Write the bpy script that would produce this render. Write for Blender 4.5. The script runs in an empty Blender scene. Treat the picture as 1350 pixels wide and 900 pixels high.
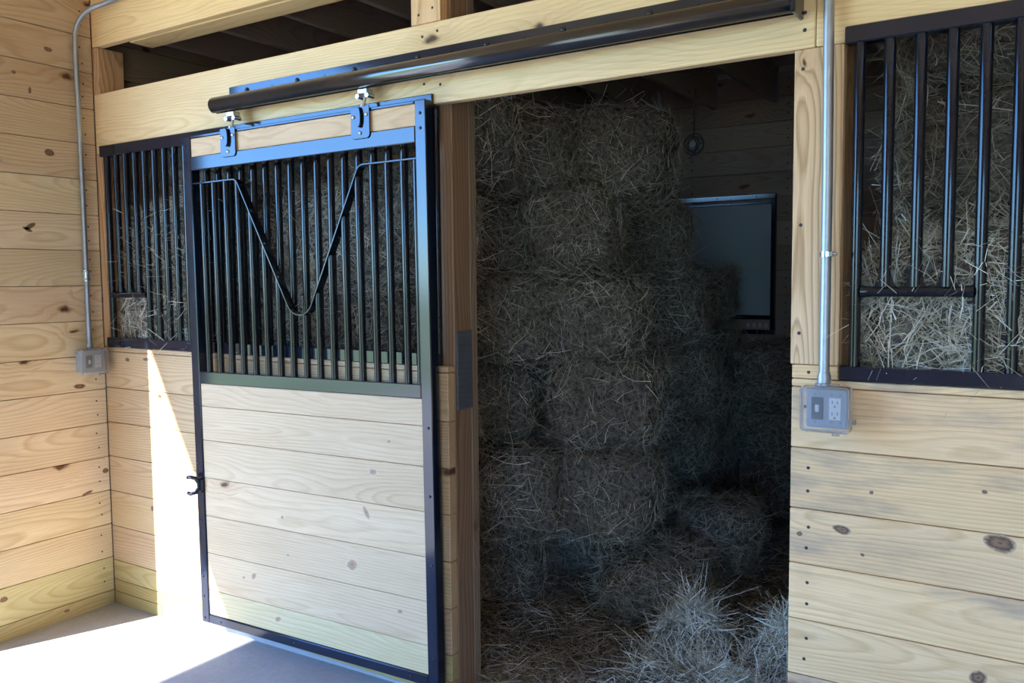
import bpy, math, random
import numpy as np
from mathutils import Vector, Matrix, Euler

SC = bpy.context.scene
COL = SC.collection
PI = math.pi
rng = random.Random(7)

# ------------------------------------------------------------------ helpers
class MB:
    """Collects boxes, tubes and plates into one mesh with grain coordinates and a tint."""
    def __init__(self):
        self.v = []; self.f = []; self.m = []; self.g = []; self.t = []; self.sm = []
    def add(self, verts, faces, mat=0, grain=None, tint=(1, 1, 1), smooth=False):
        o = len(self.v)
        self.v += [tuple(p) for p in verts]
        self.g += [tuple(p) for p in (grain if grain is not None else verts)]
        self.t += [tint] * len(verts)
        for f in faces:
            self.f.append(tuple(i + o for i in f)); self.m.append(mat); self.sm.append(smooth)
    def box(self, x0, x1, y0, y1, z0, z1, mat=0, axis=None, tint=(1, 1, 1)):
        vs = [(x, y, z) for x in (x0, x1) for y in (y0, y1) for z in (z0, z1)]
        fs = [(0, 1, 3, 2), (4, 6, 7, 5), (0, 4, 5, 1), (2, 3, 7, 6), (0, 2, 6, 4), (1, 5, 7, 3)]
        g = None
        if axis is not None:
            c = ((x0 + x1) / 2, (y0 + y1) / 2, (z0 + z1) / 2)
            su = rng.uniform(0, 60); v0 = rng.uniform(-.10, .10); d0 = rng.uniform(.03, .13)
            other = [i for i in range(3) if i != axis]
            size = (x1 - x0, y1 - y0, z1 - z0)
            other.sort(key=lambda i: -size[i])
            g = []
            for p in vs:
                q = [p[i] - c[i] for i in range(3)]
                g.append((p[axis] + su, q[other[0]] + v0, q[other[1]] + d0))
        self.add(vs, fs, mat, g, tint)
    def tube(self, pts, r, n=12, mat=0, caps=True, closed=False, ry=None):
        pts = [Vector(p) for p in pts]
        N = len(pts); verts = []; faces = []
        up0 = None
        for i, p in enumerate(pts):
            if closed:
                d = (pts[(i + 1) % N] - pts[i - 1]).normalized()
            else:
                d = (pts[min(i + 1, N - 1)] - pts[max(i - 1, 0)]).normalized()
            if up0 is None:
                a = Vector((0, 0, 1)) if abs(d.z) < .9 else Vector((0, 1, 0))
                s = d.cross(a).normalized()
            else:
                s = (up0 - d * up0.dot(d)).normalized()
            up0 = s
            t = d.cross(s)
            rr = r[i] if isinstance(r, (list, tuple)) else r
            for k in range(n):
                an = 2 * PI * k / n
                verts.append(p + s * math.cos(an) * rr + t * math.sin(an) * rr)
        M = N if closed else N - 1
        for i in range(M):
            for k in range(n):
                a = i * n + k; b = i * n + (k + 1) % n
                j = (i + 1) % N
                faces.append((a, j * n + k, j * n + (k + 1) % n, b))
        self.add(verts, faces, mat, smooth=True)
        if caps and not closed:
            o = len(self.v)
            self.add([verts[k] for k in range(n)], [tuple(range(n))], mat)
            self.add([verts[(N - 1) * n + k] for k in range(n)], [tuple(reversed(range(n)))], mat)
    def strip(self, pts, w, th, wdir=(0, 1, 0), mat=0):
        """flat bar following pts; w wide along wdir starting at pts, th thick across"""
        pts = [Vector(p) for p in pts]; wd = Vector(wdir) * w
        verts = []; faces = []; N = len(pts)
        for i, p in enumerate(pts):
            d = (pts[min(i + 1, N - 1)] - pts[max(i - 1, 0)]).normalized()
            n = d.cross(Vector(wdir)).normalized() * th / 2
            verts += [p - n, p + n, p + n + wd, p - n + wd]
        for i in range(N - 1):
            for k in range(4):
                a = i * 4 + k; b = i * 4 + (k + 1) % 4
                faces.append((a, b, b + 4, a + 4))
        faces.append((3, 2, 1, 0)); e = (N - 1) * 4; faces.append((e, e + 1, e + 2, e + 3))
        self.add(verts, faces, mat)
    def dome(self, c, r, h, normal='-y', n=10, mat=0):
        """low round screw or nail head"""
        c = Vector(c); ax = {'-y': Vector((0, -1, 0)), '+x': Vector((1, 0, 0))}[normal]
        s = ax.orthogonal().normalized(); t = ax.cross(s)
        verts = []; faces = []
        for (rr, hh) in ((1, 0), (.85, .6), (.45, .95)):
            for k in range(n):
                a = 2 * PI * k / n
                verts.append(c + (s * math.cos(a) + t * math.sin(a)) * r * rr + ax * h * hh)
        verts.append(c + ax * h)
        for i in range(2):
            for k in range(n):
                a = i * n + k; b = i * n + (k + 1) % n
                faces.append((a, b, b + n, a + n))
        for k in range(n):
            faces.append((2 * n + k, 2 * n + (k + 1) % n, 3 * n))
        self.add(verts, faces, mat, smooth=True)
    def knot(self, c, a, b, tilt=0, plane='y', mat=0, n=26):
        """an oval knot lying in a board's face: c centre, a and b half sizes"""
        c = Vector(c); verts = []; g = []
        r_ = random.Random(int(abs(c.x * 991 + c.y * 773 + c.z * 577) * 100))
        ct, st = math.cos(tilt), math.sin(tilt); sd_ = r_.uniform(0, 50)
        for ring in (0, .5, 1):
            for k in range(1 if ring == 0 else n):
                an = 2 * PI * k / n; w_ = 1 + .07 * math.sin(2 * an + sd_) + .03 * math.sin(3 * an + sd_ * 2)
                u, v = a * ring * w_ * math.cos(an), b * ring * w_ * math.sin(an)
                u, v = u * ct - v * st, u * st + v * ct
                verts.append(c + (Vector((u, 0, v)) if plane == 'y' else Vector((0, u, v))))
                g.append((ring * math.cos(an), ring * math.sin(an), sd_))
        fs = [(0, 1 + k, 1 + (k + 1) % n) for k in range(n)]
        fs += [(1 + k, 1 + n + k, 1 + n + (k + 1) % n, 1 + (k + 1) % n) for k in range(n)]
        self.add(verts, fs, mat, g)
    def prism(self, poly, y0, y1, mat=0):
        """x,z outline pushed from y0 to y1"""
        n = len(poly)
        verts = [(x, y0, z) for x, z in poly] + [(x, y1, z) for x, z in poly]
        faces = [tuple(range(n)), tuple(reversed(range(n, 2 * n)))]
        for k in range(n):
            j = (k + 1) % n
            faces.append((k, k + n, j + n, j))
        self.add(verts, faces, mat)
    def build(self, name, mats, parent=None, bevel=0, seg=1):
        me = bpy.data.meshes.new(name)
        me.from_pydata(self.v, [], self.f)
        if not isinstance(mats, (list, tuple)):
            mats = [mats]
        for m in mats: me.materials.append(m)
        me.polygons.foreach_set('material_index', self.m)
        me.polygons.foreach_set('use_smooth', self.sm)
        a = me.attributes.new('grain', 'FLOAT_VECTOR', 'POINT')
        a.data.foreach_set('vector', np.array(self.g, np.float32).ravel())
        b = me.attributes.new('tint', 'FLOAT_VECTOR', 'POINT')
        b.data.foreach_set('vector', np.array(self.t, np.float32).ravel())
        me.update()
        import bmesh
        bm = bmesh.new(); bm.from_mesh(me)
        bmesh.ops.recalc_face_normals(bm, faces=bm.faces)
        bm.to_mesh(me); bm.free()
        o = bpy.data.objects.new(name, me); COL.objects.link(o)
        if parent is not None: o.parent = parent
        if bevel:
            md = o.modifiers.new('bevel', 'BEVEL'); md.width = bevel; md.segments = seg
            md.limit_method = 'ANGLE'; md.angle_limit = math.radians(50)
        return o

def tag(o, label=None, cat=None, group=None, kind=None):
    if label: o['label'] = label
    if cat: o['category'] = cat
    if group: o['group'] = group
    if kind: o['kind'] = kind
    return o

def empty(name, loc, rot=(0, 0, 0)):
    o = bpy.data.objects.new(name, None); COL.objects.link(o)
    o.location = loc; o.rotation_euler = rot; o.empty_display_size = .1
    return o

# ------------------------------------------------------------------ materials
def new_mat(name):
    m = bpy.data.materials.new(name); m.use_nodes = True
    nt = m.node_tree
    for n in list(nt.nodes): nt.nodes.remove(n)
    out = nt.nodes.new('ShaderNodeOutputMaterial')
    b = nt.nodes.new('ShaderNodeBsdfPrincipled')
    nt.links.new(b.outputs[0], out.inputs[0])
    return m, nt, b

class NT:
    def __init__(self, nt): self.nt = nt
    def n(self, typ, **kw):
        x = self.nt.nodes.new(typ)
        for k, v in kw.items(): setattr(x, k, v)
        return x
    def link(self, a, b): self.nt.links.new(a, b)
    def math(self, op, a, b=None, c=None, clamp=False):
        x = self.n('ShaderNodeMath', operation=op); x.use_clamp = clamp
        for i, q in enumerate((a, b, c)):
            if q is None: continue
            if isinstance(q, (int, float)): x.inputs[i].default_value = q
            else: self.link(q, x.inputs[i])
        return x.outputs[0]
    def mix(self, fac, a, b, blend='MIX'):
        x = self.n('ShaderNodeMix', data_type='RGBA', blend_type=blend)
        for i, q in ((0, fac), (6, a), (7, b)):
            if isinstance(q, (int, float)): x.inputs[i].default_value = q
            elif isinstance(q, tuple): x.inputs[i].default_value = (*q, 1)
            else: self.link(q, x.inputs[i])
        return x.outputs[2]
    def ramp(self, fac, stops, interp='LINEAR'):
        x = self.n('ShaderNodeValToRGB'); cr = x.color_ramp; cr.interpolation = interp
        while len(cr.elements) < len(stops): cr.elements.new(.5)
        for e, (p, c) in zip(cr.elements, stops):
            e.position = p; e.color = (*c, 1) if len(c) == 3 else c
        self.link(fac, x.inputs[0]); return x.outputs[0]
    def noise(self, vec, scale, detail=3, rough=.5, dim='3D'):
        x = self.n('ShaderNodeTexNoise', noise_dimensions=dim)
        x.inputs['Scale'].default_value = scale; x.inputs['Detail'].default_value = detail
        x.inputs['Roughness'].default_value = rough
        if vec is not None: self.link(vec, x.inputs['Vector'])
        return x
    def vec(self, x, y, z):
        c = self.n('ShaderNodeCombineXYZ')
        for i, q in enumerate((x, y, z)):
            if isinstance(q, (int, float)): c.inputs[i].default_value = q
            else: self.link(q, c.inputs[i])
        return c.outputs[0]

def wood(name, light, late, knot=(.10, .045, .02), knot_amt=.72, rough=.55, ring=.0105, stain=.0, contrast=1.0):
    m, nt, b = new_mat(name); N = NT(nt)
    ga = N.n('ShaderNodeAttribute', attribute_name='grain')
    ta = N.n('ShaderNodeAttribute', attribute_name='tint')
    sep = N.n('ShaderNodeSeparateXYZ'); N.link(ga.outputs['Vector'], sep.inputs[0])
    u, v, w = sep.outputs
    # slow wander of the heart along the board gives cathedral figure
    lo = N.noise(N.vec(N.math('MULTIPLY', u, .9), N.math('MULTIPLY', v, 2.0), N.math('MULTIPLY', w, 2.0)), 1.0, 2, .45)
    ls = N.n('ShaderNodeSeparateColor'); N.link(lo.outputs['Color'], ls.inputs[0])
    # knots
    kv = N.n('ShaderNodeTexVoronoi', feature='F1', voronoi_dimensions='2D'); kv.inputs['Scale'].default_value = 1
    wob = N.noise(ga.outputs['Vector'], 14, 2)
    kw = N.math('MULTIPLY', N.math('SUBTRACT', wob.outputs['Fac'], .5), .22)
    N.link(N.vec(N.math('ADD', N.math('MULTIPLY', u, 2.3), kw), N.math('ADD', N.math('MULTIPLY', v, 5.2), kw), N.math('MULTIPLY', w, .6)), kv.inputs['Vector'])
    kc = N.n('ShaderNodeSeparateColor'); N.link(kv.outputs['Color'], kc.inputs[0])
    has = N.math('GREATER_THAN', kc.outputs[0], knot_amt)
    size = N.math('MULTIPLY_ADD', kc.outputs[1], .085, .035)
    kd = N.math('DIVIDE', kv.outputs['Distance'], size)
    core = N.math('MULTIPLY', has, N.math('SUBTRACT', 1, N.math('SMOOTH_MIN', kd, 1.0, .25), None, True))
    halo = N.math('MULTIPLY', has, N.math('POWER', 2.718, N.math('MULTIPLY', kd, -.45)))
    v2 = N.math('ADD', v, N.math('MULTIPLY', N.math('SUBTRACT', ls.outputs[0], .5), .07))
    w2 = N.math('ADD', w, N.math('MULTIPLY', N.math('SUBTRACT', ls.outputs[1], .5), .24))
    r = N.math('SQRT', N.math('ADD', N.math('MULTIPLY', v2, v2), N.math('MULTIPLY', w2, w2)))
    r = N.math('ADD', r, N.math('MULTIPLY', halo, .035))
    fine = N.noise(N.vec(N.math('MULTIPLY', u, 4), N.math('MULTIPLY', v, 60), N.math('MULTIPLY', w, 60)), 1, 3, .6)
    ph = N.math('ADD', N.math('DIVIDE', r, ring), N.math('MULTIPLY', fine.outputs['Fac'], .35))
    fr = N.math('FRACT', ph)
    prof = N.ramp(fr, [(0, (0, 0, 0)), (.45, (.22, .22, .22)), (.82, (1, 1, 1)), (.93, (.5, .5, .5)), (1, (0, 0, 0))], 'EASE')
    amp = N.math('MULTIPLY', prof, N.math('MULTIPLY_ADD', ls.outputs[2], .8 * contrast, .25 * contrast), None, True)
    col = N.mix(amp, light, late)
    fib = N.noise(N.vec(N.math('MULTIPLY', u, 7), N.math('MULTIPLY', v, 330), N.math('MULTIPLY', w, 330)), 1, 2, .6)
    col = N.mix(.35, col, N.ramp(fib.outputs['Fac'], [(.3, (.62, .55, .48)), (.62, (1, 1, 1))]), 'MULTIPLY')
    big = N.noise(N.vec(N.math('MULTIPLY', u, 1.1), N.math('MULTIPLY', v, 5), N.math('MULTIPLY', w, 5)), 1, 3, .6)
    col = N.mix(.55, col, N.ramp(big.outputs['Fac'], [(.3, (.80, .73, .66)), (.65, (1.0, 1.0, 1.0))]), 'MULTIPLY')
    col = N.mix(N.math('MULTIPLY', halo, .42), col, (.42, .22, .09))
    col = N.mix(N.math('MULTIPLY', core, 1.5, None, True), col, knot)
    if stain:
        sn = N.noise(N.vec(N.math('MULTIPLY', u, 1.6), N.math('MULTIPLY', v, 6), w), 1, 5, .65)
        sm = N.ramp(sn.outputs['Fac'], [(.52, (0, 0, 0)), (.66, (1, 1, 1))])
        col = N.mix(N.math('MULTIPLY', sm, stain), col, (.22, .19, .19))
    col = N.mix(1.0, col, ta.outputs['Vector'], 'MULTIPLY')
    N.link(col, b.inputs['Base Color'])
    b.inputs['Roughness'].default_value = rough
    b.inputs['Specular IOR Level'].default_value = .3
    bp = N.n('ShaderNodeBump'); bp.inputs['Strength'].default_value = .12; bp.inputs['Distance'].default_value = .004
    N.link(fib.outputs['Fac'], bp.inputs['Height']); N.link(bp.outputs[0], b.inputs['Normal'])
    return m

def metal_paint(name, col, rough=.16, spec=.5, ior=1.5, bump=.0, coat=0.0):
    m, nt, b = new_mat(name); N = NT(nt)
    tc = N.n('ShaderNodeTexCoord')
    nz = N.noise(tc.outputs['Object'], 9, 4, .6)
    N.link(N.mix(.35, col, N.ramp(nz.outputs['Fac'], [(.3, tuple(c * .7 for c in col)), (.7, tuple(min(1, c * 1.5) for c in col))])), b.inputs['Base Color'])
    N.link(N.math('MULTIPLY_ADD', nz.outputs['Fac'], rough * .7, rough * .65), b.inputs['Roughness'])
    b.inputs['IOR'].default_value = ior; b.inputs['Specular IOR Level'].default_value = spec
    if coat:
        b.inputs['Coat Weight'].default_value = coat; b.inputs['Coat Roughness'].default_value = .06
    if bump:
        n2 = N.noise(tc.outputs['Object'], 18, 2)
        bp = N.n('ShaderNodeBump'); bp.inputs['Strength'].default_value = bump; bp.inputs['Distance'].default_value = .003
        N.link(n2.outputs['Fac'], bp.inputs['Height']); N.link(bp.outputs[0], b.inputs['Normal'])
    return m

def galv(name, col=(.55, .57, .6), rough=.32):
    m, nt, b = new_mat(name); N = NT(nt)
    tc = N.n('ShaderNodeTexCoord'); nz = N.noise(tc.outputs['Object'], 40, 3)
    N.link(N.mix(nz.outputs['Fac'], tuple(c * .75 for c in col), col), b.inputs['Base Color'])
    b.inputs['Metallic'].default_value = .85; b.inputs['Roughness'].default_value = rough
    return m

def plain(name, col, rough=.5, spec=.5, var=.2, scale=20):
    m, nt, b = new_mat(name); N = NT(nt)
    tc = N.n('ShaderNodeTexCoord'); nz = N.noise(tc.outputs['Object'], scale, 4)
    N.link(N.mix(nz.outputs['Fac'], tuple(c * (1 - var) for c in col), tuple(min(1, c * (1 + var)) for c in col)), b.inputs['Base Color'])
    b.inputs['Roughness'].default_value = rough; b.inputs['Specular IOR Level'].default_value = spec
    return m

def hay_mat(name, stops, rough=.6):
    m, nt, b = new_mat(name); N = NT(nt)
    ge = N.n('ShaderNodeNewGeometry')
    col = N.ramp(ge.outputs['Random Per Island'], stops)
    nz = N.noise(ge.outputs['Position'], 4.5, 2)
    col = N.mix(.8, col, N.ramp(nz.outputs['Fac'], [(.32, (.5, .46, .42)), (.62, (1, 1, 1))]), 'MULTIPLY')
    N.link(col, b.inputs['Base Color']); b.inputs['Roughness'].default_value = rough
    b.inputs['Specular IOR Level'].default_value = .25
    return m

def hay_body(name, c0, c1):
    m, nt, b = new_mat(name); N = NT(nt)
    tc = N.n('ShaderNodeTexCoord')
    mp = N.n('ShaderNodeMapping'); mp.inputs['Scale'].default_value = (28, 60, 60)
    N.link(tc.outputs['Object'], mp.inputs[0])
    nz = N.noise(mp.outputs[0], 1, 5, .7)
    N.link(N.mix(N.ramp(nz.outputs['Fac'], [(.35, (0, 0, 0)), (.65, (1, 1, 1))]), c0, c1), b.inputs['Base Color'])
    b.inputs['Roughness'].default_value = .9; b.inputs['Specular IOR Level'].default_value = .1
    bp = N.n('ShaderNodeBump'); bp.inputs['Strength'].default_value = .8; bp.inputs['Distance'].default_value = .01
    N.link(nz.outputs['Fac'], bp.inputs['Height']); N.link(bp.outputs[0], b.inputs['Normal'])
    return m

M = {}
M['wood_left'] = wood('pine_warm', (.78, .655, .45), (.59, .41, .22), knot_amt=.86, contrast=.9)
M['wood_front'] = wood('pine_front', (.66, .48, .28), (.47, .29, .13), knot_amt=.86)
M['wood_door'] = wood('pine_pale', (.72, .53, .33), (.57, .385, .22), knot_amt=.93, ring=.012, contrast=.85)
M['wood_right'] = wood('pine_right', (.92, .66, .38), (.70, .45, .22), knot_amt=.88, stain=.5, contrast=.9)
M['wood_beam'] = wood('pine_beam', (.95, .73, .42), (.78, .55, .27), knot_amt=.86, ring=.009, contrast=.9)
M['wood_post'] = wood('pine_post', (.82, .58, .35), (.48, .30, .15), knot_amt=.88, ring=.013, contrast=1.15)
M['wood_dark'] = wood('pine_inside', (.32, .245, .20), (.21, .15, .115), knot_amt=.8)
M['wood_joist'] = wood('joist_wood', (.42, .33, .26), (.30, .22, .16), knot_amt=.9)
def knot_mat(name, stops):
    m, nt, b = new_mat(name); N = NT(nt)
    ga = N.n('ShaderNodeAttribute', attribute_name='grain')
    fl = N.n('ShaderNodeVectorMath', operation='MULTIPLY'); N.link(ga.outputs['Vector'], fl.inputs[0]); fl.inputs[1].default_value = (1, 1, 0)
    ln_ = N.n('ShaderNodeVectorMath', operation='LENGTH'); N.link(fl.outputs[0], ln_.inputs[0])
    kn = N.noise(ga.outputs['Vector'], 2.6, 4, .6)
    rr_ = N.math('ADD', ln_.outputs['Value'], N.math('MULTIPLY', N.math('SUBTRACT', kn.outputs['Fac'], .5), .7))
    N.link(N.ramp(rr_, stops), b.inputs['Base Color'])
    b.inputs['Roughness'].default_value = .6
    return m
M['knot'] = knot_mat('pine_knot', [(0, (.10, .055, .035)), (.25, (.26, .15, .08)), (.45, (.20, .11, .06)), (.66, (.09, .05, .03)), (.82, (.34, .21, .12)), (1, (.58, .41, .25))])
M['knot_pale'] = knot_mat('pine_knot_pale', [(0, (.16, .085, .05)), (.3, (.42, .25, .14)), (.5, (.34, .19, .11)), (.7, (.46, .30, .18)), (1, (.66, .49, .32))])
M['nail'] = plain('nail_dark', (.03, .025, .025), .5)
M['black'] = metal_paint('black_gloss_paint', (.007, .011, .024), .12, .5, 1.55)
M['black_bar'] = metal_paint('black_bar_paint', (.008, .010, .016), .09, .5, 1.45)
M['track'] = metal_paint('track_paint', (.016, .016, .018), .17, .5, 1.8, bump=.05)
M['zinc'] = galv('zinc', (.72, .76, .82), .2)
M['galv'] = galv('galvanised', (.46, .50, .55), .45)
M['grey_box'] = plain('grey_box_paint', (.34, .37, .40), .4)
M['white_plastic'] = plain('white_plastic', (.75, .75, .74), .35, var=.05)
M['dark_plastic'] = plain('dark_plastic', (.06, .06, .065), .4)
M['pad'] = metal_paint('ribbed_pad', (.10, .11, .125), .5, .4, 1.5, bump=.9)
M['panel'] = plain('panel_white', (.26, .31, .34), .5, var=.06, scale=3)
M['cable'] = plain('cable_dark', (.05, .05, .055), .5)
M['hay'] = hay_mat('hay_straw', [(0, (.18, .15, .10)), (.45, (.34, .305, .23)), (.8, (.50, .46, .36)), (1, (.78, .74, .65))])
M['hay_pale_lit'] = hay_mat('pale_lit_hay', [(0, (.34, .29, .19)), (.35, (.60, .55, .41)), (.7, (.82, .78, .65)), (1, (.95, .93, .86))])  # pale hay, lightened further so its colour carries light near the front
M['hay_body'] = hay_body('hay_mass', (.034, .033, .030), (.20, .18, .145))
M['straw'] = hay_mat('loose_straw_stalks', [(0, (.16, .12, .08)), (.5, (.30, .26, .19)), (.85, (.48, .44, .36)), (1, (.80, .77, .70))])

# clear lid
m, nt, b = new_mat('clear_lid'); M['clear'] = m
b.inputs['Base Color'].default_value = (.86, .88, .92, 1); b.inputs['Roughness'].default_value = .12
b.inputs['IOR'].default_value = 1.25; b.inputs['Transmission Weight'].default_value = .92
N = NT(nt); tc = N.n('ShaderNodeTexCoord'); nz = N.noise(tc.outputs['Object'], 30, 2)
N.link(N.math('MULTIPLY_ADD', nz.outputs['Fac'], .2, .08), b.inputs['Roughness'])

# concrete
m, nt, b = new_mat('concrete'); M['concrete'] = m; N = NT(nt)
tc = N.n('ShaderNodeTexCoord')
n1 = N.noise(tc.outputs['Object'], 1.6, 6, .6); n2 = N.noise(tc.outputs['Object'], 60, 3)
c = N.mix(N.ramp(n1.outputs['Fac'], [(.3, (0, 0, 0)), (.7, (1, 1, 1))]), (.30, .31, .33), (.40, .41, .43))
sp = N.noise(tc.outputs['Object'], 11, 5, .7)
c = N.mix(N.ramp(sp.outputs['Fac'], [(.63, (0, 0, 0)), (.72, (.5, .5, .5))]), c, (.30, .25, .19))
c = N.mix(.25, c, n2.outputs['Fac'], 'MULTIPLY'); N.link(c, b.inputs['Base Color'])
b.inputs['Roughness'].default_value = .75; b.inputs['Specular IOR Level'].default_value = .3
bp = N.n('ShaderNodeBump'); bp.inputs['Strength'].default_value = .2; bp.inputs['Distance'].default_value = .003
N.link(n2.outputs['Fac'], bp.inputs['Height']); N.link(bp.outputs[0], b.inputs['Normal'])

M['gravel'] = plain('bounce_gravel', (.50, .47, .42), .9, .2, .35, 30)
# grass outside
m, nt, b = new_mat('grass_ground'); M['grass'] = m; N = NT(nt)
tc = N.n('ShaderNodeTexCoord'); n1 = N.noise(tc.outputs['Object'], .35, 6, .6)
N.link(N.ramp(n1.outputs['Fac'], [(.35, (.10, .17, .04)), (.5, (.22, .33, .09)), (.65, (.36, .44, .15))]), b.inputs['Base Color'])
b.inputs['Roughness'].default_value = .9

# ------------------------------------------------------------------ the setting
PITCH = .1636
def planks_y(mb, x0, x1, y0, y1, zs, tints, mat=0):       # boards running along y
    for i in range(len(zs) - 1):
        mb.box(x0, x1, y0, y1, zs[i] + .0012, zs[i + 1] - .0012, mat, 1, tints(i))
def planks_x(mb, x0, x1, y0, y1, zs, tints, mat=0):       # boards running along x
    for i in range(len(zs) - 1):
        mb.box(x0, x1, y0, y1, zs[i] + .0012, zs[i + 1] - .0012, mat, 0, tints(i))
def rt(a=.9, bb=1.08):
    k = rng.uniform(a, bb); return (k, k * rng.uniform(.96, 1.0), k * rng.uniform(.92, 1.0))
GREEN = (.80, .86, .66)
zs_l = [-.05] + [.068 + PITCH * i for i in range(21)]
def tint_left(i):
    if i == 0: return (.62, .63, .46)
    if i == 1: return GREEN
    if i >= 13: k = rng.uniform(.80, .95); return (k, k * .93, k * .90)
    return rt(.92, 1.08)

# left wall: aisle part and stall part, one object
w = MB()
planks_y(w, -.038, 0, -.83, -.002, zs_l, tint_left)
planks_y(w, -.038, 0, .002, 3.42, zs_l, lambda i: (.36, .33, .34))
w.box(-.06, -.039, -.83, 3.42, -.05, 3.33, 0, 1, (.5, .45, .4))
for z in zs_l[1:]:
    for dz in (.045, .115):
        for y in (-.055, -.60):
            w.dome((0.0005, y + rng.uniform(-.006, .006), z + dz + rng.uniform(-.008, .008)), .0042, .0012, '+x', 8, 1)
for y, z, a_, b_, t_ in ((-.207, 2.591, .022, .011, 0), (-.222, 2.136, .026, .017, 0), (-.322, 1.805, .030, .010, .5), (-.335, 1.79, .024, .008, -.5), (-.131, 1.074, .030, .012, 0), (-.361, 2.462, .012, .008, 0),
                       (-.296, 2.396, .008, .016, 0), (-.118, .566, .030, .009, .3), (-.022, .656, .018, .012, 0), (-.514, .183, .018, .014, 0), (-.24, .040, .016, .008, 0)):
    w.knot((.0006, y, z), a_, b_, t_, 'x', 3)
w.dome((0.0005, -.437, 2.075), .006, .012, '+x', 8, 2)
tag(w.build('wall_left', [M['wood_left'], M['nail'], M['zinc'], M['knot']], bevel=.0022), kind='structure')

# front wall planks left of the doorway (they run on behind the hung door)
w = MB()
zs = [-.05] + [.062 + .1655 * i for i in range(7)] + [1.2285, 1.252]
zs = [.0605, .120, .217, .386, .557, .726, .891, 1.057, 1.229, 1.252]
planks_x(w, .002, 2.045, 0, .038, zs, lambda i: (.72, .76, .52) if i == 0 else GREEN if i == 1 else rt(.92, 1.05))
for x, z, a_, b_, t_ in ((.179, 1.195, .020, .010, 0), (.325, 1.203, .030, .008, 0), (.326, .512, .012, .014, 0)): w.knot((x, -.0006, z), a_, b_, t_, 'y', 2)
w.box(.002, .364, 0, .038, -.05, .0595, 0, 0, (.66, .68, .46))
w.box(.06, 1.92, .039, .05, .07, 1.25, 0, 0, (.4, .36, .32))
tag(w.build('wall_front_left', [M['wood_front'], M['nail'], M['knot']], bevel=.0022), kind='structure')

w = MB(); w.box(.365, 2.05, .003, .16, -.1, .0600)
tag(w.build('trim_10', M['concrete'], bevel=.002), kind='structure')
# front wall planks right of the doorway
w = MB()
zs = [-.05, .14, .295, .452, .609, .766, .92, 1.088, 1.255, 1.277]
planks_x(w, 3.218, 4.6, 0, .038, zs, lambda i: rt(.93, 1.06))
w.box(3.218, 3.338, 0, .038, 1.278, 1.314, 0, 0, (1, .97, .92))
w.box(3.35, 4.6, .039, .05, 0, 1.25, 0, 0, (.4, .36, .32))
for x, z, a_, b_, t_ in ((3.722, .899, .038, .022, -.25), (3.355, .877, .024, .013, -.1), (3.685, .552, .022, .018, .2), (3.245, .849, .009, .007, 0), (3.408, .8175, .006, .005, 0), (3.686, 1.022, .007, .005, 0), (3.427, .987, .006, .005, 0)):
    w.knot((x, -.0006, z), a_, b_, t_, 'y', 2)
for z0, z1 in zip(zs[1:-2], zs[2:-1]):
    for f in (.3, .68):
        w.dome((3.262 + rng.uniform(-.008, .008), -.0003, z0 + (z1 - z0) * f), .0048, .0012, '-y', 8, 1)
w.dome((3.262, -.0003, 1.295), .0048, .0012, '-y', 8, 1)
tag(w.build('wall_front_right', [M['wood_right'], M['nail'], M['knot']], bevel=.0022), kind='structure')

# posts and beams
w = MB()
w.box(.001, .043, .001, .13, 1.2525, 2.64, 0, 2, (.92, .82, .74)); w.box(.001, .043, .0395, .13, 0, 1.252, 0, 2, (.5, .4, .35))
tag(w.build('trim_1', M['wood_post'], bevel=.002), kind='structure')
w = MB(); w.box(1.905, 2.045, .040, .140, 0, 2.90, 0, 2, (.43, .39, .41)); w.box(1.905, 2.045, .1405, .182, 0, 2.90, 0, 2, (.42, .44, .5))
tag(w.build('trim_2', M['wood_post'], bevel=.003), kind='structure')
w = MB(); w.box(1.906, 2.033, .0005, .0395, 2.4285, 2.90, 0, 2, (1.05, 1.0, .92))
for x, z in ((1.94, 2.46), (2.0, 2.475)): w.dome((x, .0003, z), .005, .001, '-y', 8, 1)
tag(w.build('trim_3', [M['wood_post'], M['nail']], bevel=.002), kind='structure')
w = MB(); w.box(3.213, 3.338, 0, .038, 1.316, 2.151, 0, 2, (1.0, 1.0, 1.0))
for x, z in ((3.235, 2.10), (3.30, 2.09), (3.235, 1.69), (3.30, 1.70), (3.235, 1.40), (3.30, 1.41)):
    w.dome((x, -.0003, z), .005, .0012, '-y', 8, 1)
tag(w.build('trim_4', [M['wood_post'], M['nail']], bevel=.002), kind='structure')
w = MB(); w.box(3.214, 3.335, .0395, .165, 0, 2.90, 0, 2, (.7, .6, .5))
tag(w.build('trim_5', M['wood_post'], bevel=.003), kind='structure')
# header over the doorway, two lengths
w = MB(); w.box(.002, 3.2655, 0, .038, 2.153, 2.427, 0, 0, (1.0, 1.0, 1.0))
for x, z in ((1.955, 2.385), (2.02, 2.395), (1.96, 2.225), (2.03, 2.215), (3.238, 2.245), (3.238, 2.20)):
    w.dome((x, -.0003, z), .0055, .0012, '-y', 8, 1)
tag(w.build('trim_6', [M['wood_beam'], M['nail']], bevel=.003), kind='structure')
w = MB(); w.box(3.2675, 4.6, 0, .038, 2.153, 2.427, 0, 0, (1.0, .98, .94))
tag(w.build('trim_7', [M['wood_beam'], M['nail']], bevel=.003), kind='structure')
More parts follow.
